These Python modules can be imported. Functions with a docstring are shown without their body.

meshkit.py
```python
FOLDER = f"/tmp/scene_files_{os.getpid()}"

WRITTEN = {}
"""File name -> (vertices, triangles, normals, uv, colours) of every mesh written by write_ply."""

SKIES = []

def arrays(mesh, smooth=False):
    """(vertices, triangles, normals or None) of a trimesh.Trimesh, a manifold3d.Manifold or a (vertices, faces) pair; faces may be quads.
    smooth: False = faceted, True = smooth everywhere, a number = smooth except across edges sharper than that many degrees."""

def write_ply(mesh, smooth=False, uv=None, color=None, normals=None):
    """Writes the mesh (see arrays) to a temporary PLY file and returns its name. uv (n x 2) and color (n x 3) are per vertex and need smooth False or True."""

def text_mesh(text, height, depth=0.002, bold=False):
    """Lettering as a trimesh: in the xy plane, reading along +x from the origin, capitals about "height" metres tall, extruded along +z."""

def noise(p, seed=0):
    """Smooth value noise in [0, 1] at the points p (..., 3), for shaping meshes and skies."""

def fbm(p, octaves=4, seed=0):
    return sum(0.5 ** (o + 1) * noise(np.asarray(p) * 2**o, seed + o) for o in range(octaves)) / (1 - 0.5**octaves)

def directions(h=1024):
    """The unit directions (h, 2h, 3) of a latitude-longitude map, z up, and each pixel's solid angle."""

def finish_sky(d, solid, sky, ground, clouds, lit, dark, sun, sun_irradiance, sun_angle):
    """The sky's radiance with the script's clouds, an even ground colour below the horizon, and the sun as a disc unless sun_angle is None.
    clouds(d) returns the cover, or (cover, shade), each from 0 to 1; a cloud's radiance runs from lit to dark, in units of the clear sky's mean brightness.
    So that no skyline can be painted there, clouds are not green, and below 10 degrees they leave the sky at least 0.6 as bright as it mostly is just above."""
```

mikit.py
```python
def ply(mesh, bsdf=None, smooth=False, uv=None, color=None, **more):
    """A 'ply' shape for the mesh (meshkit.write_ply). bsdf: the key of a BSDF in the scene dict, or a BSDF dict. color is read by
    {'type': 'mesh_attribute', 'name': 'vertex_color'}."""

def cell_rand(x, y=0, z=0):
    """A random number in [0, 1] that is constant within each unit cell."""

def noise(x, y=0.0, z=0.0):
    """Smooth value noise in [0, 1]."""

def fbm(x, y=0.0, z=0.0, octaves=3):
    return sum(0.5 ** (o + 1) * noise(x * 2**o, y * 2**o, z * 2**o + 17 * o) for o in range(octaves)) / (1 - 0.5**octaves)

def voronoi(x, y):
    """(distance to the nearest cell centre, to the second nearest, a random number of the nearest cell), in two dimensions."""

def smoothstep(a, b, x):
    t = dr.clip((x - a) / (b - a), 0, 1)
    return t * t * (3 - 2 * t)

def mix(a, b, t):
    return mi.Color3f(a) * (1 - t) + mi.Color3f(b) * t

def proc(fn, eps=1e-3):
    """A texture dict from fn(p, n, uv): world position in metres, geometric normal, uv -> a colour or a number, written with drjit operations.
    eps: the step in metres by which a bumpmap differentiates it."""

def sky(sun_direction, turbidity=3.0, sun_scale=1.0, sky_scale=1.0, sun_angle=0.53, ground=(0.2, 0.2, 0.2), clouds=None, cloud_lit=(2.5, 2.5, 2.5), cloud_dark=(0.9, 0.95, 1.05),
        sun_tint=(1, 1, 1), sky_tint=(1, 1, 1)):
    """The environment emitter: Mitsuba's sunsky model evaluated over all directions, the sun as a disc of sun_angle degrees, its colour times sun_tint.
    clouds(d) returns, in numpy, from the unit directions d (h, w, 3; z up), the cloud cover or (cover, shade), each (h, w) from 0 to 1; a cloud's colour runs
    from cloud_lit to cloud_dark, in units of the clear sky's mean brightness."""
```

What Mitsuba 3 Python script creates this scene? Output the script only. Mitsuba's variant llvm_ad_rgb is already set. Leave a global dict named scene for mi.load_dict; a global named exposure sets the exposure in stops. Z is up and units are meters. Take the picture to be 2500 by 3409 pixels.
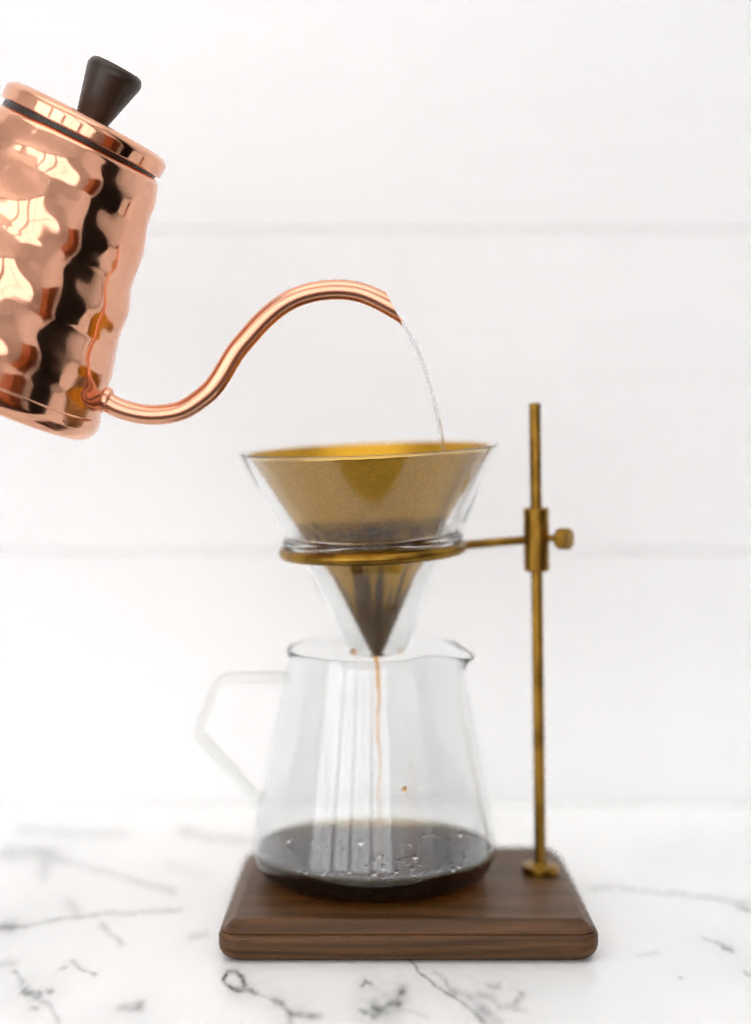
import math
import numpy as np
import trimesh
import drjit as dr
import mitsuba as mi
import mikit
from mikit import noise, fbm, smoothstep, mix, proc
from scipy.interpolate import CubicSpline

T = mi.ScalarTransform4f
rng = np.random.default_rng(7)

# ------------------------------------------------------------------ camera, light, exposure
CAM_H, PITCH = 0.3232, math.radians(5.0)
scene = {
    'camera': {
        'type': 'thinlens', 'fov': 29.36, 'fov_axis': 'y', 'near_clip': 0.05, 'far_clip': 30.0,
        'aperture_radius': 0.0175, 'focus_distance': 1.010,
        'to_world': T().look_at(origin=[0, 0, CAM_H], target=[0, math.cos(PITCH), CAM_H - math.sin(PITCH)], up=[0, 0, 1]),
    },
}
labels = {}
exposure = -0.07
WINDOW_LIGHT = (1.94, 2.0, 2.05)
LAMP_LIGHT = (1.6, 1.6, 1.58)


# ------------------------------------------------------------------ helpers
def numbered(name):
    if name not in scene:
        return name
    k = 1
    while f'{name}_{k:03d}' in scene:
        k += 1
    return f'{name}_{k:03d}'


def obj(name, mesh, bsdf, parent=None, smooth=35, **more):
    """One entry of the scene; returns its key."""
    key = numbered(name if parent is None else parent + '__' + name)
    scene[key] = mikit.ply(mesh, bsdf, smooth=smooth, **more)
    return key


def tag(key, label, category=None, group=None, kind=None):
    d = {'label': label}
    if category: d['category'] = category
    if group: d['group'] = group
    if kind: d['kind'] = kind
    labels[key] = d


def grid_mesh(rows, wrap_u=True, wrap_v=False):
    """rows: (m, n, 3) array; wrap_u closes each row, wrap_v joins last row to first."""
    m, n, _ = rows.shape
    i = np.arange(m if wrap_v else m - 1)[:, None]
    j = np.arange(n if wrap_u else n - 1)[None, :]
    a, b = i * n + j, i * n + (j + 1) % n
    c, d = ((i + 1) % m) * n + (j + 1) % n, ((i + 1) % m) * n + j
    f = np.vstack([np.stack([a, b, c], -1).reshape(-1, 3), np.stack([a, c, d], -1).reshape(-1, 3)])
    return tidy(trimesh.Trimesh(rows.reshape(-1, 3), f, process=False))


def tidy(m):
    m.merge_vertices(digits_vertex=7)
    m.update_faces(m.nondegenerate_faces())
    m.remove_unreferenced_vertices()
    if m.is_watertight and m.volume < 0:
        m.invert()
    return m


def dense(profile, step):
    """Adds points along a polyline so that no piece is longer than step."""
    p = np.asarray(profile, float)
    out = [p[0]]
    for a, b in zip(p[:-1], p[1:]):
        k = max(1, int(math.ceil(np.linalg.norm(b - a) / step)))
        out += [a + (b - a) * t for t in np.linspace(0, 1, k + 1)[1:]]
    return np.array(out)


def rounded(profile, radii, k=6, closed=False):
    """Rounds the corners of a polyline; radii: one number or one per point."""
    p = np.asarray(profile, float)
    n = len(p)
    radii = np.broadcast_to(radii, (n,))
    out = []
    for i in range(n):
        if radii[i] <= 0 or (not closed and i in (0, n - 1)):
            out.append(p[i]); continue
        a, b, c = p[i - 1], p[i], p[(i + 1) % n]
        da, dc = np.linalg.norm(a - b), np.linalg.norm(c - b)
        r = min(radii[i], 0.48 * da, 0.48 * dc)
        s, e = b + (a - b) / da * r, b + (c - b) / dc * r
        for t in np.linspace(0, 1, k):
            out.append((1 - t) ** 2 * s + 2 * t * (1 - t) * b + t * t * e)
    return np.array(out)


def lathe(profile, n=160, closed=False, deform=None):
    """profile (r, z) turned about z; closed = the profile is a loop."""
    p = np.asarray(profile, float)
    ang = np.linspace(0, 2 * np.pi, n, endpoint=False)
    r, z = p[:, :1], p[:, 1:]
    rows = np.stack([r * np.cos(ang), r * np.sin(ang), np.repeat(z, n, 1)], -1)
    if deform is not None:
        rows = deform(rows, ang)
    return grid_mesh(rows, True, closed)


def sweep(points, radii, n=32, caps=True, up=(0, 1, 0), flat=1.0):
    """A tube along points; flat scales it along up."""
    p = np.asarray(points, float)
    t = np.gradient(p, axis=0)
    t /= np.linalg.norm(t, axis=1, keepdims=True)
    a = np.array(up, float) - (t @ np.array(up, float))[:, None] * t
    a /= np.linalg.norm(a, axis=1, keepdims=True)
    b = np.cross(t, a)
    ang = np.linspace(0, 2 * np.pi, n, endpoint=False)
    radii = np.broadcast_to(radii, (len(p),))
    rows = p[:, None] + radii[:, None, None] * (flat * np.cos(ang)[None, :, None] * a[:, None] + np.sin(ang)[None, :, None] * b[:, None])
    if caps:
        rows = np.concatenate([np.repeat(p[:1, None], n, 1), rows, np.repeat(p[-1:, None], n, 1)])
    return grid_mesh(rows)


def spline(points, k):
    p = np.asarray(points, float)
    s = np.r_[0, np.cumsum(np.linalg.norm(np.diff(p, axis=0), axis=1))]
    return CubicSpline(s, p)(np.linspace(0, s[-1], k))


def rot_y(m, degrees, at):
    """Leans a mesh in the picture plane: its top goes towards +x."""
    m.apply_transform(trimesh.transformations.rotation_matrix(math.radians(degrees), [0, 1, 0]))
    m.apply_translation(at)
    return m


def box(x0, x1, y0, y1, z0, z1, c=0.0):
    """A box with its edges cut by c."""
    if c <= 0:
        m = trimesh.creation.box((x1 - x0, y1 - y0, z1 - z0))
    else:
        h = np.array([x1 - x0, y1 - y0, z1 - z0]) / 2
        v = []
        for sx in (-1, 1):
            for sy in (-1, 1):
                for sz in (-1, 1):
                    s = np.array([sx, sy, sz])
                    for k in range(3):
                        d = h - c; d[k] = h[k]
                        v.append(s * d)
        m = trimesh.convex.convex_hull(np.array(v))
    m.apply_translation([(x0 + x1) / 2, (y0 + y1) / 2, (z0 + z1) / 2])
    return m


def prism_x(poly_yz, x0, x1):
    """A y,z polygon drawn out along x."""
    p = np.asarray(poly_yz, float)
    rows = np.stack([np.c_[np.full(len(p), x), p] for x in (x0, x1)])
    c = p.mean(0)
    rows = np.concatenate([np.repeat([[[x0, *c]]], len(p), 1), rows, np.repeat([[[x1, *c]]], len(p), 1)])
    return grid_mesh(rows)


def cyl(p0, p1, r, n=48, c=0.0004):
    p0, p1 = np.asarray(p0, float), np.asarray(p1, float)
    L = np.linalg.norm(p1 - p0)
    m = lathe([(0, 0), (r - c, 0), (r, c), (r, L - c), (r - c, L), (0, L)], n)
    m.apply_transform(trimesh.geometry.align_vectors([0, 0, 1], (p1 - p0) / L))
    m.apply_translation(p0)
    return m


# marble veins: (points x, y on the counter in metres, half width in mm, strength)
VEINS = [
   ([(-0.2165, 1.0507), (-0.2074, 1.0557), (-0.1933, 1.0608), (-0.1724, 1.0728), (-0.1545, 1.0815), (-0.1355, 1.0833), (-0.1106, 1.0922)], 0.5, 0.42),
   ([(-0.2078, 1.0574), (-0.2022, 1.0574)], 1.6, 0.5),
   ([(-0.1529, 1.0608), (-0.1457, 1.0449), (-0.1368, 1.024)], 0.85, 0.26),
   ([(-0.1782, 1.1095), (-0.1683, 1.0824)], 1.53, 0.2),
   ([(-0.1008, 1.0384), (-0.0939, 1.0416)], 1.09, 0.28),
   ([(-0.1631, 0.9873), (-0.162, 0.9881)], 0.69, 0.35),
   ([(-0.1603, 0.9985), (-0.1532, 0.9873), (-0.1439, 0.975)], 0.46, 0.35),
   ([(-0.2008, 0.9962), (-0.1884, 0.9932)], 1.27, 0.2),
   ([(-0.1859, 0.98), (-0.1774, 0.9608)], 0.68, 0.3),
   ([(-0.174, 0.9525), (-0.1707, 0.949), (-0.1663, 0.947)], 0.88, 0.7),
   ([(-0.1618, 0.9511), (-0.1609, 0.9511)], 0.66, 0.6),
   ([(-0.167, 0.9251), (-0.1659, 0.9251)], 0.86, 0.55),
   ([(-0.168, 0.9436), (-0.1585, 0.927), (-0.1499, 0.9079), (-0.1403, 0.8811)], 0.43, 0.32),
   ([(-0.1232, 0.9283), (-0.1195, 0.9251), (-0.1151, 0.9251)], 0.86, 0.5),
   ([(-0.119, 0.9297), (-0.1159, 0.9323)], 0.97, 0.3),
   ([(-0.0771, 0.9707), (-0.0762, 0.98), (-0.0715, 0.9807), (-0.0663, 0.9721), (-0.0641, 0.9601), (-0.0656, 0.9511), (-0.0708, 0.9538), (-0.0748, 0.9622), (-0.0771, 0.9707)], 0.62, 0.75),
   ([(-0.0684, 0.9525), (-0.065, 0.9525)], 0.66, 0.6),
   ([(-0.0631, 0.9518), (-0.0578, 0.947)], 0.72, 0.6),
   ([(-0.0578, 0.947), (-0.0482, 0.9349)], 0.33, 0.25),
   ([(-0.0493, 0.9356), (-0.0465, 0.9323)], 0.98, 0.5),
   ([(-0.0465, 0.9323), (-0.0398, 0.9199), (-0.0342, 0.9167)], 0.54, 0.45),
   ([(-0.0342, 0.918), (-0.0275, 0.9135)], 0.85, 0.55),
   ([(-0.0407, 0.9174), (-0.0399, 0.898)], 0.84, 0.45),
   ([(0.0123, 0.9532), (0.0127, 0.9504)], 1.0, 0.8),
   ([(-0.0009, 0.927), (0.0022, 0.9231)], 1.29, 0.85),
   ([(0.0087, 0.9323), (0.0115, 0.9303)], 0.97, 0.8),
   ([(0.0022, 0.9244), (0.0089, 0.9323)], 0.54, 0.6),
   ([(0.0122, 0.9497), (0.0103, 0.9336)], 0.33, 0.4),
   ([(-0.0084, 0.9231), (-0.0057, 0.9199)], 0.64, 0.75),
   ([(-0.0017, 0.9135), (-0.0002, 0.9142)], 0.74, 0.6),
   ([(-0.0062, 0.9587), (-0.0055, 0.9608)], 0.56, 0.4),
   ([(-0.0041, 0.9664), (-0.0009, 0.9629)], 0.67, 0.55),
   ([(0.0143, 0.9231), (0.0251, 0.9135)], 0.32, 0.2),
   ([(0.0188, 1.0015), (0.0211, 0.9858), (0.0299, 0.9643), (0.0373, 0.9463), (0.0423, 0.9316), (0.0471, 0.9167), (0.0524, 0.898)], 0.5, 0.55),
   ([(0.0316, 0.9822), (0.0371, 0.9714), (0.0387, 0.9538)], 0.68, 0.3),
   ([(0.0412, 0.9484), (0.0473, 0.9436)], 1.21, 0.36),
   ([(0.0593, 0.9601), (0.0627, 0.9587)], 0.89, 0.34),
   ([(0.0542, 0.947), (0.0597, 0.9436), (0.062, 0.927)], 1.42, 0.27),
   ([(0.0519, 0.9206), (0.0573, 0.9079)], 1.81, 0.42),
   ([(0.0666, 0.9303), (0.0718, 0.9403), (0.0736, 0.9463)], 0.87, 0.34),
   ([(0.0697, 0.9264), (0.0739, 0.9238)], 0.75, 0.25),
   ([(0.1265, 1.133), (0.1418, 1.1379), (0.161, 1.1302), (0.1856, 1.116), (0.2104, 1.1067), (0.2287, 1.1012)], 0.65, 0.28),
   ([(0.208, 1.0967), (0.2124, 1.0913)], 1.14, 0.45),
   ([(0.1775, 1.036), (0.1835, 1.0279), (0.1881, 1.0208)], 0.6, 0.28),
   ([(0.1858, 1.0216), (0.1891, 1.0184)], 0.95, 0.45),
   ([(0.1393, 1.0084), (0.1495, 1.0122)], 0.82, 0.16),
   ([(0.191, 0.9786), (0.1941, 0.9764)], 0.8, 0.35),
   ([(0.1549, 0.9714), (0.1559, 0.9714)], 0.45, 0.2),
   ([(-0.234, 1.2734), (-0.1874, 1.2638), (-0.1646, 1.2614)], 1.77, 0.24),
   ([(-0.2337, 1.2156), (-0.2193, 1.2156), (-0.2006, 1.2068)], 2.68, 0.36),
   ([(-0.2061, 1.1886), (-0.1995, 1.1576)], 1.36, 0.22),
   ([(-0.1993, 1.1992), (-0.1672, 1.1729), (-0.1361, 1.1447), (-0.1195, 1.1282)], 0.95, 0.27),
   ([(-0.1285, 1.2734), (-0.1118, 1.2555), (-0.0843, 1.2438)], 1.75, 0.3),
   ([(-0.1271, 1.1886), (-0.1065, 1.1627)], 1.91, 0.1),
]


# ------------------------------------------------------------------ materials
def principled(color, rough, **more):
    c = color if isinstance(color, dict) else {'type': 'rgb', 'value': list(color)}
    return {'type': 'twosided', 'bsdf': {'type': 'principled', 'base_color': c, 'roughness': rough, **more}}


def marble(p, n, uv):
    wx = p.x + 0.0016 * (noise(p.x * 210, p.y * 90, 3.0) - 0.5) + 0.004 * (noise(p.x * 60, p.y * 25, 8.0) - 0.5)
    wy = (p.y + 0.006 * (noise(p.x * 120, p.y * 60, 5.0) - 0.5)) * 0.34
    clear = mi.Float(1.0)
    for pts, half, strength in VEINS:
        d2 = mi.Float(1e3)
        for (ax, ay), (bx, by) in zip(pts[:-1], pts[1:]):
            ay, by = ay * 0.34, by * 0.34
            ux, uy = bx - ax, by - ay
            q = max(ux * ux + uy * uy, 1e-12)
            t = dr.clip(((wx - ax) * ux + (wy - ay) * uy) / q, 0, 1)
            d2 = dr.minimum(d2, dr.square(wx - ax - t * ux) + dr.square(wy - ay - t * uy))
        s = half * 2.15e-3
        clear *= (1 - min(0.97, 1.05 * strength) * dr.exp(-d2 / (s * s))) * (1 - 0.13 * strength * dr.exp(-d2 / (s * s * 22)))
    patch = 0.70 + 0.48 * smoothstep(0.25, 0.75, fbm(p.x * 260, p.y * 110, 2.0))
    v = dr.clip((1 - clear) * patch, 0, 1)
    haze_ = 0.30 * smoothstep(0.46, 0.8, fbm(p.x * 9, p.y * 5, 4.0, 4))
    grain = 0.025 * (noise(p.x * 1500, p.y * 900, 1.0) - 0.5)
    base = mix((0.81, 0.81, 0.806), (0.58, 0.63, 0.63), haze_ + grain + 0.02)
    return mix(base, (0.085, 0.09, 0.085), v)


def walnut(p, n, uv):
    # growth rings about a pith line far below the board, wandering along x
    x, y, z = p.x, p.y - 1.02, p.z
    wz = z + 0.10 + 0.012 * (noise(x * 7, y * 9, 1.0) - 0.5) + 0.35 * dr.square(dr.maximum(x - 0.03, 0.0)) * 2
    wy = y - 0.03 + 0.02 * (noise(x * 5, 3.0, 2.0) - 0.5)
    d = dr.sqrt(wz * wz + wy * wy)
    ring = 0.5 + 0.5 * dr.sin(d * 1150 + 5 * noise(x * 16, d * 90, 4.0))
    fibre = fbm(x * 55, y * 1100, z * 1100, 3)
    pore = smoothstep(0.66, 0.8, noise(x * 130, y * 2400, z * 2400))
    broad = noise(x * 9, y * 70, z * 140)
    c = mix((0.028, 0.012, 0.004), (0.135, 0.060, 0.021), 0.36 * ring + 0.42 * fbm(x * 20, y * 260, z * 420, 3) + 0.22 * broad)
    c = c * (0.72 + 0.56 * fibre)
    return mix(c, (0.035, 0.017, 0.009), 0.6 * pore)


def filter_gold(p, n, uv):
    # fine woven gold mesh; brewed coffee has soaked the lower cone and run down it in streaks
    x, y = p.x + 0.0013, p.y - 1.08
    a = dr.atan2(x, -y)
    h = p.z + 0.042 * x
    weave = 0.5 + 0.5 * noise(a * 160, h * 3300, 1.0)
    gold = mix((0.31, 0.150, 0.009), (0.62, 0.335, 0.035), weave * (0.6 + 0.5 * noise(a * 60, h * 1100, 7.0)))
    top = 0.2215 + 0.005 * (noise(a * 5, 1.0, 2.0) - 0.5)
    bed = smoothstep(0.0035, -0.0035, h - top - 0.006 * (fbm(a * 30, h * 700, 6.0) - 0.5)) * smoothstep(0.2085, 0.2125, h) * smoothstep(0.95, 0.7, dr.abs(a + 0.05) + 0.3 * (noise(a * 9, h * 200, 3.0) - 0.5))
    run = fbm(a * 5.5 + 3.0, h * 16, 2.0, 3) + 0.55 * smoothstep(0.215, 0.150, h) - 0.16
    streak = smoothstep(0.43, 0.68, run) * smoothstep(0.2085, 0.205, h)
    speck = 0.55 + 0.45 * smoothstep(0.3, 0.6, noise(a * 120, h * 2600, 9.0))
    return mix(gold, (0.050, 0.019, 0.002), dr.clip(bed * 0.9 * speck + streak * (0.55 + 0.35 * speck), 0, 0.95))


def copper_color(p, n, uv):
    t = fbm(p.x * 45, p.y * 45, p.z * 45, 3)
    return mix((0.86, 0.455, 0.30), (0.78, 0.37, 0.225), t)


def copper_rough(p, n, uv):
    return 0.055 + 0.07 * fbm(p.x * 90, p.y * 90, p.z * 90, 3)


def brass_color(p, n, uv):
    t = fbm(p.x * 120, p.y * 120, p.z * 60, 3)
    return mix((0.35, 0.190, 0.029), (0.20, 0.105, 0.016), smoothstep(0.3, 0.7, t))


def brass_rough(p, n, uv):
    return 0.24 + 0.16 * fbm(p.x * 300, p.y * 300, p.z * 150, 3)


def wall_paint(p, n, uv):
    t = fbm(p.x * 14, 2.0, p.z * 60, 3)
    return mix((0.885, 0.885, 0.88), (0.865, 0.865, 0.86), t)


def grounds_color(p, n, uv):
    return mix((0.018, 0.010, 0.006), (0.060, 0.032, 0.018), noise(p.x * 900, p.y * 900, p.z * 900))


scene.update({
    'mat_wall': principled(proc(wall_paint), 0.55),
    'mat_plain_white': principled((0.82, 0.82, 0.82), 0.7),
    'mat_marble': principled(proc(marble), 0.28, specular=0.4),
    'mat_walnut': principled(proc(walnut), 0.45, specular=0.25),
    'mat_copper': principled(proc(copper_color), proc(copper_rough), metallic=1.0),
    'mat_copper_satin': principled(proc(copper_color), 0.26, metallic=1.0),
    'mat_brass': principled(proc(brass_color), proc(brass_rough), metallic=1.0),
    'mat_filter': principled(proc(filter_gold), 0.36, metallic=1.0),
    'mat_gold_rim': principled((0.70, 0.43, 0.10), 0.2, metallic=1.0),
    'mat_black_knob': principled((0.028, 0.0145, 0.0080), 0.34, specular=0.4),
    'mat_grounds': principled(proc(grounds_color), 0.5),
    'mat_glass': {'type': 'dielectric', 'int_ior': 1.5, 'ext_ior': 1.0, 'specular_transmittance': {'type': 'rgb', 'value': [0.997, 0.998, 0.996]}},
    'mat_glass_handle': {'type': 'dielectric', 'int_ior': 1.5, 'ext_ior': 1.0, 'specular_transmittance': {'type': 'rgb', 'value': [0.975, 0.98, 0.972]}},
    'mat_water': {'type': 'dielectric', 'int_ior': 1.333, 'ext_ior': 1.0},
    'mat_poured_water': {'type': 'blendbsdf', 'weight': 0.12, 'bsdf_0': {'type': 'dielectric', 'int_ior': 1.333, 'ext_ior': 1.0}, 'bsdf_1': {'type': 'diffuse', 'reflectance': {'type': 'rgb', 'value': [0.95, 0.95, 0.95]}}},
    'mat_coffee_drop': {'type': 'dielectric', 'int_ior': 1.333, 'ext_ior': 1.0, 'specular_transmittance': {'type': 'rgb', 'value': [0.95, 0.66, 0.30]}},
    'mat_pane': principled((0.9, 0.9, 0.9), 0.6),
    'mat_dark': principled((0.006, 0.005, 0.005), 0.6, specular=0.15),
    'mat_floor': principled((0.050, 0.030, 0.020), 0.5),
    'mat_red_cloth': principled((0.34, 0.10, 0.08), 0.8),
    'mat_warm_wood': principled((0.36, 0.115, 0.03), 0.5),
    'coffee_medium': {'type': 'homogeneous', 'albedo': 0.0, 'scale': 230.0, 'sigma_t': {'type': 'rgb', 'value': [0.13, 0.33, 1.0]}},
})

# ------------------------------------------------------------------ the setting: shiplap wall, marble counter
WALL_Y = 1.35
PLANK = 0.2216
back = obj('wall', box(-2.2, 1.5, WALL_Y + 0.018, WALL_Y + 0.06, -0.9, 1.75), 'mat_wall', smooth=False)
tag(back, 'white painted shiplap wall of wide horizontal boards behind the counter', kind='structure')
for k in range(-4, 8):
    z0, z1 = 0.1776 + PLANK * k + 0.0003, 0.1776 + PLANK * (k + 1) - 0.0003
    c, y0 = 0.0011, WALL_Y + 0.0004 * ((k * 5) % 3)
    y1 = WALL_Y + 0.0175
    obj('plank', prism_x([(y0 + c, z0), (y1, z0), (y1, z1), (y0 + c, z1), (y0, z1 - c), (y0, z0 + c)], -2.19, 1.49), 'mat_wall', back, smooth=False)
top = obj('countertop', box(-1.6, 1.3, 0.85, WALL_Y - 0.002, -0.03, 0.0, 0.003), 'mat_marble', smooth=False)
tag(top, 'white polished marble countertop with grey and charcoal veins', kind='structure')
base = obj('counter_base', box(-1.57, 1.27, 0.88, WALL_Y - 0.004, -0.9, -0.031), 'mat_floor', smooth=False)
tag(base, 'dark brown cabinet carrying the marble countertop', kind='structure')

# the rest of the room is only there for what the copper and the glass mirror
key = obj('floor', box(-2.2, 1.5, -1.6, WALL_Y, -0.95, -0.90), 'mat_floor', smooth=False); tag(key, 'brown floor of the room', kind='structure')
key = obj('ceiling', box(-2.2, 1.5, -1.6, WALL_Y, 1.75, 1.80), 'mat_plain_white', smooth=False); tag(key, 'white ceiling of the room', kind='structure')
key = obj('side_wall', box(1.5, 1.55, -1.6, WALL_Y, -0.9, 1.75), 'mat_plain_white', smooth=False); tag(key, 'white side wall of the room', kind='structure')
key = obj('side_wall', box(-2.25, -2.2, -1.6, WALL_Y, -0.9, 1.75), 'mat_plain_white', smooth=False); tag(key, 'white side wall of the room', kind='structure')
key = obj('window_wall', box(-2.2, 1.5, -1.65, -1.6, -0.9, 1.75), 'mat_plain_white', smooth=False); tag(key, 'white wall holding the windows', kind='structure')


def window(w, z0, z1, bars, label, group, place):
    """A window with frame, bars and bright panes, built facing +y about x = 0 and then placed."""
    key = numbered('window')
    while key + '__frame' in scene:
        key = key[:6] + f"_{int(key[7:] or 0) + 1:03d}"
    parts, f = [], 0.045
    for a, b, c, d in ((-w / 2 - f, -w / 2, z0 - f, z1 + f), (w / 2, w / 2 + f, z0 - f, z1 + f), (-w / 2, w / 2, z1, z1 + f), (-w / 2, w / 2, z0 - f, z0)):
        parts.append(box(a, b, 0.001, 0.045, c, d))
    for q in range(1, bars):
        x = -w / 2 + w * q / bars
        parts.append(box(x - 0.013, x + 0.013, 0.002, 0.034, z0, z1))
    zm = (z0 + z1) / 2
    parts.append(box(-w / 2, w / 2, 0.003, 0.038, zm - 0.02, zm + 0.02))
    m = trimesh.util.concatenate(parts)
    m.apply_transform(place)
    scene[key + '__frame'] = mikit.ply(m, 'mat_plain_white', smooth=False)
    v = np.array([[-w / 2, 0.012, z0], [w / 2, 0.012, z0], [w / 2, 0.012, z1], [-w / 2, 0.012, z1]])
    m = trimesh.Trimesh(v, [[0, 2, 1], [0, 3, 2]], process=False)
    m.apply_transform(place)
    scene[key + '__pane'] = mikit.ply(m, 'mat_pane', smooth=False, emitter={'type': 'area', 'radiance': {'type': 'rgb', 'value': list(WINDOW_LIGHT)}})
    tag(key, label, 'window', group)


TM = trimesh.transformations
for cx in (-1.60, -0.62, 0.36):
    window(0.80, -0.25, 1.62, 2, 'tall bright daylight window mirrored in the copper kettle and the glass carafe', 'windows behind the camera', TM.translation_matrix([cx, -1.6, 0]))
for cy in (-0.75,):
    window(1.30, -0.80, 1.62, 2, 'tall bright daylight window at the left side of the kettle', 'windows left of the counter', TM.translation_matrix([-2.2, cy, 0]) @ TM.rotation_matrix(-math.pi / 2, [0, 0, 1]))

lamp = 'ceiling_lamp'
obj('housing', box(-0.8, 0.9, 0.10, 1.10, 1.715, 1.749), 'mat_plain_white', lamp, smooth=False)
v = np.array([[-0.78, 0.12, 1.713], [0.88, 0.12, 1.713], [0.88, 1.08, 1.713], [-0.78, 1.08, 1.713]])
scene[lamp + '__diffuser'] = mikit.ply((v, np.array([[0, 2, 1], [0, 3, 2]])), 'mat_pane', smooth=False, emitter={'type': 'area', 'radiance': {'type': 'rgb', 'value': list(LAMP_LIGHT)}})
tag(lamp, 'wide flat white ceiling lamp lighting the counter from above', 'ceiling lamp')
key = obj('tall_cupboard', box(1.12, 1.49, 0.30, 0.72, -0.899, 1.30, 0.008), 'mat_dark', smooth=False)
tag(key, 'tall black cupboard mirrored as the dark stripe down the copper kettle', 'cupboard')
key = obj('bench', box(-0.95, 0.30, -1.45, -1.05, -0.899, -0.30, 0.02), 'mat_red_cloth', smooth=False)
tag(key, 'low bench in reddish cloth under the windows, mirrored in the copper kettle', 'bench')
key = obj('sideboard', box(0.95, 1.49, -0.75, -0.15, -0.899, 0.32, 0.008), 'mat_warm_wood', smooth=False)
tag(key, 'low reddish brown wooden sideboard mirrored in the copper kettle', 'sideboard')

# ------------------------------------------------------------------ walnut and brass coffee stand
BOARD_Z = 0.0217


def board_ring(inset, z, k=10):
    """Outline of the board, pulled in by inset, at height z."""
    pts = []
    corners = [(-0.0822 + inset, 0.993 + inset), (0.1168 - inset, 0.993 + inset), (0.1120 - inset, 1.156 - inset), (-0.0785 + inset, 1.156 - inset)]
    r = max(0.0105 - inset * 0.7, 0.0025)
    for (x, y), a0 in zip(corners, (180, 270, 0, 90)):
        cx, cy = x + (r if x < 0 else -r), y + (r if y < 1.08 else -r)
        for a in np.linspace(a0, a0 + 90, k):
            pts.append((cx + r * math.cos(math.radians(a)), cy + r * math.sin(math.radians(a)), z))
    return pts


sections = [(0.0085, 0.0), (0.0058, 0.0006), (0.0035, 0.0018), (0.0018, 0.0034), (0.0006, 0.0055), (0, 0.0080), (0, 0.0128), (0.0003, 0.0142), (0.0010, 0.0148), (0.0019, 0.0149), (0.0016, 0.0158), (0.0020, 0.0163), (0.0072, 0.0208), (0.0084, 0.0215), (0.0096, BOARD_Z)]
rows = np.array([board_ring(i, z) for i, z in sections])
ctr = np.array([0.0168, 1.078])
n = rows.shape[1]
rows = np.concatenate([np.repeat([[[*ctr, 0.0]]], n, 1), rows, np.repeat([[[*ctr, BOARD_Z]]], n, 1)])
stand = 'coffee_stand'
tag(stand, 'coffee dripper stand with walnut board, brass pole and brass ring', 'coffee stand')
obj('board', grid_mesh(rows), 'mat_walnut', stand, smooth=40)
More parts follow.
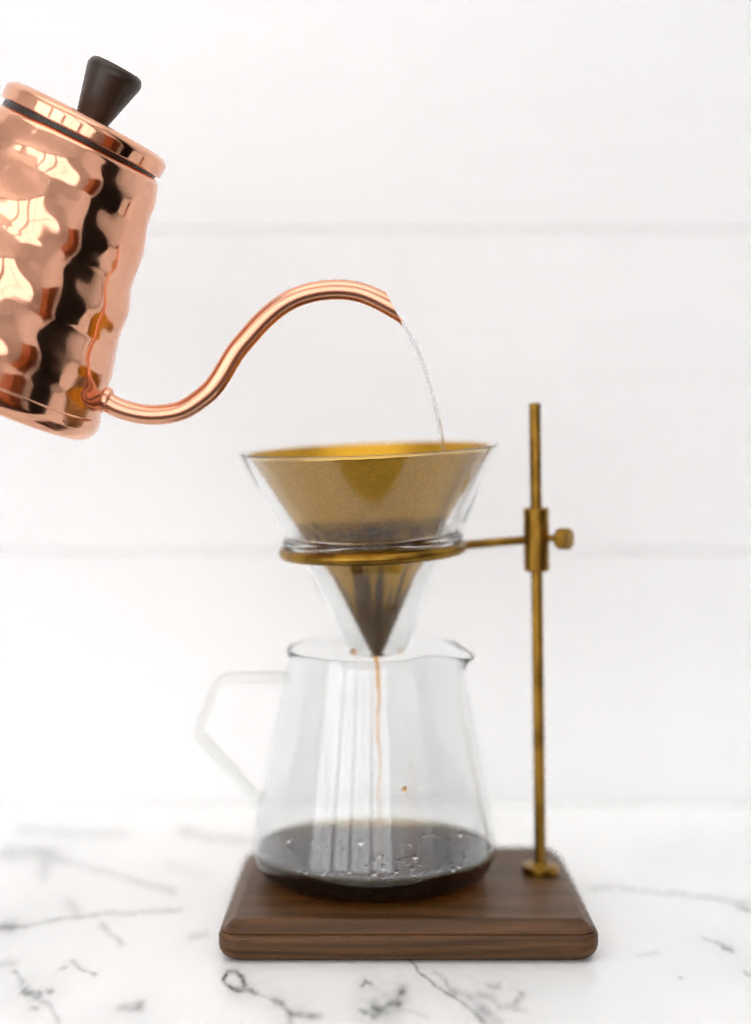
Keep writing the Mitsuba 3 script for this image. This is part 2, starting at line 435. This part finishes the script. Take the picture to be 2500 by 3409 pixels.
P_BOT, P_TOP = np.array([0.0937, 1.09, BOARD_Z]), np.array([0.0886, 1.09, 0.2889])


def on_pole(z):
    return P_BOT + (P_TOP - P_BOT) * (z - P_BOT[2]) / (P_TOP[2] - P_BOT[2])


obj('pole', cyl(on_pole(BOARD_Z + 0.001), P_TOP, 0.0033, c=0.0007), 'mat_brass', stand)
foot = lathe(rounded([(0, 0), (0.0104, 0), (0.0104, 0.0046), (0.0058, 0.0052), (0.0050, 0.0062), (0, 0.0062)], [0, 0.0005, 0.001, 0.0005, 0.0005, 0]), 64)
foot.apply_translation(on_pole(BOARD_Z + 0.0002))
obj('pole_foot', foot, 'mat_brass', stand)
obj('clamp', cyl(on_pole(0.1945), on_pole(0.2302), 0.0072, 64, 0.0009), 'mat_brass', stand)
s0, s1 = np.array([0.0975, 1.088, 0.2133]), np.array([0.1105, 1.080, 0.2135])
ax = (s1 - s0) / np.linalg.norm(s1 - s0)
screw = obj('thumb_screw', cyl(s0 - ax * 0.002, s0 + ax * 0.005, 0.0019), 'mat_brass', stand)
ang = np.linspace(0, 2 * np.pi, 144, endpoint=False)
head = lathe(rounded([(0, 0), (0.0042, 0), (0.0060, 0.0016), (0.0060, 0.0078), (0.0052, 0.0086), (0, 0.0086)], [0, 0.0005, 0.0008, 0.0006, 0.0004, 0]), 144,
             deform=lambda rows, a: rows * np.array([1, 1, 1]) * np.where((np.linalg.norm(rows[..., :2], axis=-1) > 0.0057) & (np.arange(144) % 4 < 2)[None, :], 0.965, 1.0)[..., None] ** np.array([1, 1, 0]))
head.apply_transform(trimesh.geometry.align_vectors([0, 0, 1], ax))
head.apply_translation(s0 + ax * 0.0040)
obj('head', head, 'mat_brass', screw)
# everything the ring carries leans 2.3 degrees with it
LEAN, RING_C = -2.3, np.array([-0.0013, 1.08, 0.2078])
t = np.linspace(0, 2 * np.pi, 40, endpoint=False)
torus = lathe(np.c_[0.0491 + 0.0033 * np.cos(t), 0.0033 * np.sin(t)], 160, closed=True)
obj('ring', rot_y(torus, LEAN, RING_C), 'mat_brass', stand)
obj('arm', cyl([0.0494, 1.0812, 0.2101], on_pole(0.2125) + [-0.003, 0, 0], 0.0024), 'mat_brass', stand)

# ------------------------------------------------------------------ glass dripper, gold filter, coffee grounds
outer = [(0.0716, 0.0563), (0.0515, 0.0131), (0.0492, 0.0092), (0.0497, 0.0078), (0.0503, 0.0066), (0.0503, 0.0046), (0.0478, 0.0038), (0.0452, 0.0020), (0.0436, -0.0012), (0.0369, -0.0098), (0.0157, -0.0570), (0.0150, -0.0580)]
inner = [(0.0136, -0.0578), (0.0139, -0.0560), (0.0350, -0.0094), (0.0430, 0.0020), (0.0470, 0.0080), (0.0494, 0.0128), (0.0698, 0.0565)]
loop = rounded(outer + inner, [0.0006, 0.004, 0.001, 0.0006, 0.0008, 0.0008, 0.001, 0.001, 0.002, 0.003, 0.0006, 0.0006, 0.0006, 0.0006, 0.003, 0.003, 0.003, 0.003, 0.0006], 5, closed=True)
drip = obj('glass_dripper', rot_y(lathe(loop, 192, closed=True), LEAN, RING_C), 'mat_glass', smooth=50)
tag(drip, 'clear glass cone dripper with a collar, resting in the brass ring', 'dripper')
fo = dense([(0.0, -0.0600), (0.0016, -0.0594), (0.0035, -0.0570), (0.0251, -0.0100), (0.0300, -0.0020), (0.0405, 0.0135), (0.0664, 0.0545)], 0.004)
fi = fo[::-1].copy(); fi[:, 0] = np.maximum(fi[:, 0] - 0.0006, 0); fi[:, 1] += 0.0003
fil = 'coffee_filter'
tag(fil, 'reusable gold metal mesh cone filter inside the glass dripper', 'coffee filter')
obj('mesh_cone', rot_y(lathe(np.vstack([fo, fi]), 192), LEAN, RING_C), 'mat_filter', fil, smooth=60)
t = np.linspace(0, 2 * np.pi, 16, endpoint=False)
obj('rim', rot_y(lathe(np.c_[0.0668 + 0.0010 * np.cos(t), 0.0550 + 0.0008 * np.sin(t)], 192, closed=True), LEAN, RING_C), 'mat_gold_rim', fil)


def bed(rows, ang):
    x, y = rows[..., 0], rows[..., 1]
    rows[..., 2] += 0.0012 * np.sin(x * 310 + 1) * np.cos(y * 270) + 0.0005 * np.sin(x * 900) * np.sin(y * 1100 + x * 300)
    return rows


m = lathe(np.vstack([np.c_[np.linspace(0, 0.0360, 26), 0.0065 + 0.004 * np.linspace(0, 1, 26) ** 2], [(0.0215, -0.015), (0.002, -0.056), (0, -0.057)]])[::-1], 120, deform=bed)
key = obj('coffee_grounds', rot_y(m, LEAN, RING_C), 'mat_grounds', smooth=60)
tag(key, 'wet dark coffee grounds lying in the gold filter', 'coffee grounds')

# ------------------------------------------------------------------ carafe
CX, CY = -0.0007, 1.08
co = rounded([(0.0, 0.0226), (0.0500, 0.0224), (0.0553, 0.0219), (0.0640, 0.0264), (0.0688, 0.0385), (0.0672, 0.0500), (0.0482, 0.1475), (0.0485, 0.1519)], [0, 0.003, 0.004, 0.006, 0.010, 0.010, 0.004, 0], 8)
ci = rounded([(0.0473, 0.1521), (0.0468, 0.1478), (0.0652, 0.0500), (0.0667, 0.0385), (0.0622, 0.0281), (0.0545, 0.0245), (0.0, 0.0247)], [0, 0.004, 0.010, 0.010, 0.006, 0.004, 0], 8)
prof = np.vstack([dense(co, 0.004), [(0.0483, 0.1524), (0.0476, 0.1525)], dense(ci, 0.004)])


def lip(rows, ang):
    """The pouring lip: the rim is drawn out and down towards +x, slightly towards the camera."""
    d = (ang + 0.30 + np.pi) % (2 * np.pi) - np.pi
    z = rows[..., 2]
    up = np.clip((z - 0.132) / 0.0207, 0, 1) ** 2
    out = np.exp(-(d / 0.27) ** 2)
    near = np.exp(-(np.abs(np.abs(d) - 0.62) / 0.26) ** 2)
    s = 1 + (0.0092 * out - 0.0012 * near) * up / 0.048
    rows[..., 0] *= s; rows[..., 1] *= s
    rows[..., 2] += up * (0.0016 * near - 0.0030 * out)
    return rows


body = lathe(prof, 192, deform=lip)
body.apply_translation([CX, CY, 0])
caf = 'carafe'
tag(caf, 'clear glass coffee carafe with angular handle standing on the walnut board', 'carafe')
obj('body', body, 'mat_glass', caf, smooth=50)


def strap(points, a, b):
    """A flat glass strap with rounded edges: half width a in the picture plane, b across."""
    sec = rounded([(-a, -b), (a, -b), (a, b), (-a, b)], 0.0016, 5, closed=True)
    p = np.asarray(points, float)
    t = np.gradient(p, axis=0)
    t /= np.linalg.norm(t, axis=1, keepdims=True)
    side = np.cross(t, [0, 1, 0])
    rows = p[:, None] + sec[None, :, :1] * side[:, None] + sec[None, :, 1:] * np.array([0, 1.0, 0])
    n = rows.shape[1]
    return grid_mesh(np.concatenate([np.repeat(p[:1, None], n, 1), rows, np.repeat(p[-1:, None], n, 1)]))


hp = rounded([(-0.0478, 1.08, 0.1362), (-0.0862, 1.08, 0.1352), (-0.0995, 1.08, 0.1040), (-0.0628, 1.08, 0.0640)], [0, 0.005, 0.005, 0], 8)
obj('handle', strap(dense(hp, 0.001), 0.0030, 0.0022), 'mat_glass_handle', caf, smooth=50)
# brewed coffee: from half way into the glass wall up to a thin meniscus
LEVEL = 0.0385
cp = rounded([(0.0, 0.0236), (0.0545, 0.0234), (0.0630, 0.0275), (0.0677, 0.0385)], [0, 0.004, 0.006, 0], 8)
cp = np.vstack([cp, [(0.0677, LEVEL + 0.0012), (0.0664, LEVEL + 0.0010), (0.0655, LEVEL + 0.0003), (0.0640, LEVEL), (0.03, LEVEL), (0, LEVEL)]])
m = lathe(cp, 160)
m.apply_translation([CX, CY, 0])
key = obj('brewed_coffee', m, 'mat_water', smooth=40, interior={'type': 'ref', 'id': 'coffee_medium'})
tag(key, 'shallow pool of dark brewed coffee in the bottom of the carafe', 'coffee')
drops = []
ball = trimesh.creation.icosphere(2, 1.0)
for i in range(110):
    a = math.radians(-90 + rng.normal(10, 42))
    z = 0.0405 + abs(rng.normal(0, 0.010))
    rin = 0.0667 - max(0, z - 0.045) * 0.19 if z > 0.045 else 0.0665
    r = rng.choice([0.0005, 0.0007, 0.0009, 0.0012, 0.0016], p=[0.20, 0.30, 0.26, 0.16, 0.08])
    d = ball.copy(); d.apply_scale([r, r * 0.55, r * rng.uniform(1.0, 1.35)])
    d.apply_transform(trimesh.transformations.rotation_matrix(a + math.pi / 2, [0, 0, 1]))
    d.apply_translation([CX + (rin - 0.1 * r) * math.cos(a), CY + (rin - 0.1 * r) * math.sin(a), z])
    drops.append(d)
key = obj('condensation', trimesh.util.concatenate(drops), 'mat_water', caf, smooth=True)
labels[key] = {'label': 'small droplets beading on the inside of the glass above the coffee', 'kind': 'stuff'}

# ------------------------------------------------------------------ coffee running out of the filter, drops
zs = np.linspace(0.1485, 0.0390, 90)
px = 0.0010 + 0.0005 * np.sin(zs * 160) + 0.0002 * np.sin(zs * 420) + 0.015 * (0.1485 - zs)
rr = np.maximum(0.00115 - 0.0115 * (0.1485 - zs), 0.00038) * (1 + 0.30 * np.sin(zs * 620 + 2 * np.sin(zs * 210)))
m = sweep(np.c_[px, np.full(90, 1.08), zs], np.clip(rr, 0.00022, None), 20, up=(0, 1, 0))
key = obj('coffee_stream', m, 'mat_coffee_drop', smooth=True)
tag(key, 'thin amber stream of coffee running from the filter tip into the carafe', 'coffee stream')
for (x, y, z, r, text) in ((-0.0118, 1.0755, 0.1515, 0.0019, 'amber coffee drop at the left of the dripper mouth'), (0.0140, 1.0780, 0.1527, 0.0013, 'small amber coffee drop at the right of the dripper mouth'),
                          (0.0152, 1.0239, 0.0855, 0.0013, 'amber splash drop inside the carafe wall, above the right of the coffee pool')):
    d = ball.copy(); d.apply_scale([r, r * (0.28 if y < 1.06 else 1.0), r * 1.25]); d.apply_translation([x, y, z])
    key = obj('coffee_drop', d, 'mat_coffee_drop', smooth=True)
    tag(key, text, 'coffee drop')

# ------------------------------------------------------------------ kettle
K_LEAN, K_AT = 25.5, np.array([-0.154, 1.035, 0.4285])
KY = K_AT[1]


def hammered(rows, ang):
    """Rows of shallow dimples hammered into the wall."""
    z = rows[..., 2]
    fade = np.clip((-z - 0.006) / 0.015, 0, 1) * np.clip((z + 0.122) / 0.010, 0, 1)
    fade = fade * fade * (3 - 2 * fade)
    row = (z + 0.0095) / 0.0315
    a = ang[None, :] + math.pi / 2
    h = 0.00078 * (1 + 0.22 * np.sin(3.1 * a + 2.3 * np.floor(row + 0.5))) * np.cos(2 * np.pi * row + 0.35 * np.sin(2 * a)) + 0.00030 * np.cos(13 * a + 0.5 * np.sin(1.7 * row * 2 * np.pi))
    r = np.linalg.norm(rows[..., :2], axis=-1)
    s = 1 + fade * h / np.maximum(r, 1e-6)
    rows[..., 0] *= s; rows[..., 1] *= s
    return rows


ket = 'kettle'
tag(ket, 'polished hammered copper gooseneck kettle with black knob, tilted to pour', 'kettle')
kp = rounded([(0.0335, -0.0021), (0.0440, -0.0021), (0.0464, -0.0042), (0.0488, -0.0117), (0.0695, -0.124), (0.0705, -0.1294)], [0, 0.001, 0.003, 0.008, 0.006, 0], 8)
obj('body', rot_y(lathe(dense(kp, 0.0012), 240, deform=hammered), K_LEAN, K_AT), 'mat_copper', ket, smooth=True)
bp = rounded([(0.0698, -0.1287), (0.0711, -0.1298), (0.072, -0.1362), (0.0684, -0.1427), (0.0586, -0.1436), (0.0, -0.1436)], [0, 0.0008, 0.004, 0.004, 0.003, 0], 8)
obj('base_band', rot_y(lathe(bp, 200), K_LEAN, K_AT), 'mat_copper', ket, smooth=50)
lp = rounded([(0.0300, -0.0023), (0.0300, 0.0004), (0.0456, 0.0004), (0.0461, 0.0083), (0.042, 0.011), (0.0, 0.0117)], [0, 0.0005, 0.0010, 0.0042, 0.004, 0], 10)
obj('seal', rot_y(lathe([(0.0, -0.0030), (0.0432, -0.0030), (0.0432, 0.0006), (0.0, 0.0006)], 120), K_LEAN + 0.9, K_AT), 'mat_black_knob', ket)
lid = obj('lid', rot_y(lathe(lp, 200), K_LEAN + 1.8, K_AT), 'mat_copper', ket, smooth=50)
np_ = rounded([(0.0, 0.0102), (0.0084, 0.0102), (0.009, 0.0122), (0.0155, 0.0376), (0.0136, 0.0415), (0.0, 0.0422)], [0, 0.0005, 0.002, 0.004, 0.004, 0], 8)
obj('knob', rot_y(lathe(np_, 96), K_LEAN + 2.2, K_AT + [0.0008, 0, 0]), 'mat_black_knob', lid, smooth=60)
sp = [(-0.1563, 0.2991), (-0.1503, 0.2956), (-0.1468, 0.294), (-0.1429, 0.292), (-0.1393, 0.2897), (-0.1301, 0.2861), (-0.1217, 0.2845), (-0.1109, 0.2847), (-0.1012, 0.2872), (-0.0927, 0.2926), (-0.0872, 0.2973), (-0.0801, 0.307),
      (-0.073, 0.3184), (-0.0673, 0.3251), (-0.0613, 0.3318), (-0.0546, 0.3381), (-0.0479, 0.343), (-0.0363, 0.348), (-0.0211, 0.3502), (-0.0078, 0.3486), (0.0025, 0.3444), (0.0162, 0.3366), (0.025, 0.3311)]
pts = spline([(x, KY, z) for x, z in sp], 170)
s = np.linspace(0, 1, 170)
rad = 0.0053 + 0.0038 * np.exp(-(s / 0.028) ** 2)
tube_ = sweep(pts, rad, 40, caps=False)
tube_ = trimesh.intersections.slice_mesh_plane(tube_, [-0.887, 0, -0.461], [0.0095, KY, 0.3409])
spout = obj('spout', tube_, 'mat_copper_satin', ket, smooth=True)
cdir = np.array([0.905, 0, -0.425])
c0 = np.array([-0.1445, KY, 0.2929])
obj('collar', cyl(c0 - cdir * 0.0022, c0 + cdir * 0.0042, 0.0071, 64, 0.0014), 'mat_copper_satin', spout)
hk = spline([(-0.2411, KY, 0.4373), (-0.2929, KY, 0.4489), (-0.3368, KY, 0.4177), (-0.3437, KY, 0.3689), (-0.3271, KY, 0.3299)], 60)
obj('handle', sweep(hk, 0.0085, 24), 'mat_black_knob', ket, smooth=True)

# ------------------------------------------------------------------ poured water
wp = spline([(0.011, 1.035, 0.3359), (0.0141, 1.0352, 0.3325), (0.019, 1.036, 0.3244), (0.025, 1.038, 0.3112), (0.0288, 1.041, 0.2992), (0.032, 1.044, 0.287), (0.0346, 1.047, 0.2759), (0.0364, 1.05, 0.266), (0.0376, 1.054, 0.2523), (0.0375, 1.058, 0.236), (0.035, 1.061, 0.222), (0.0335, 1.063, 0.213)], 140)
u = np.linspace(0, 1, 140)
wr = (0.0013 - 0.0004 * u) * (1 + 0.13 * np.sin(u * 40 + 3 * np.sin(u * 13)))
key = obj('water_stream', sweep(wp, wr, 24), 'mat_poured_water', smooth=True)
tag(key, 'thin clear stream of water falling from the kettle spout into the filter', 'water stream')
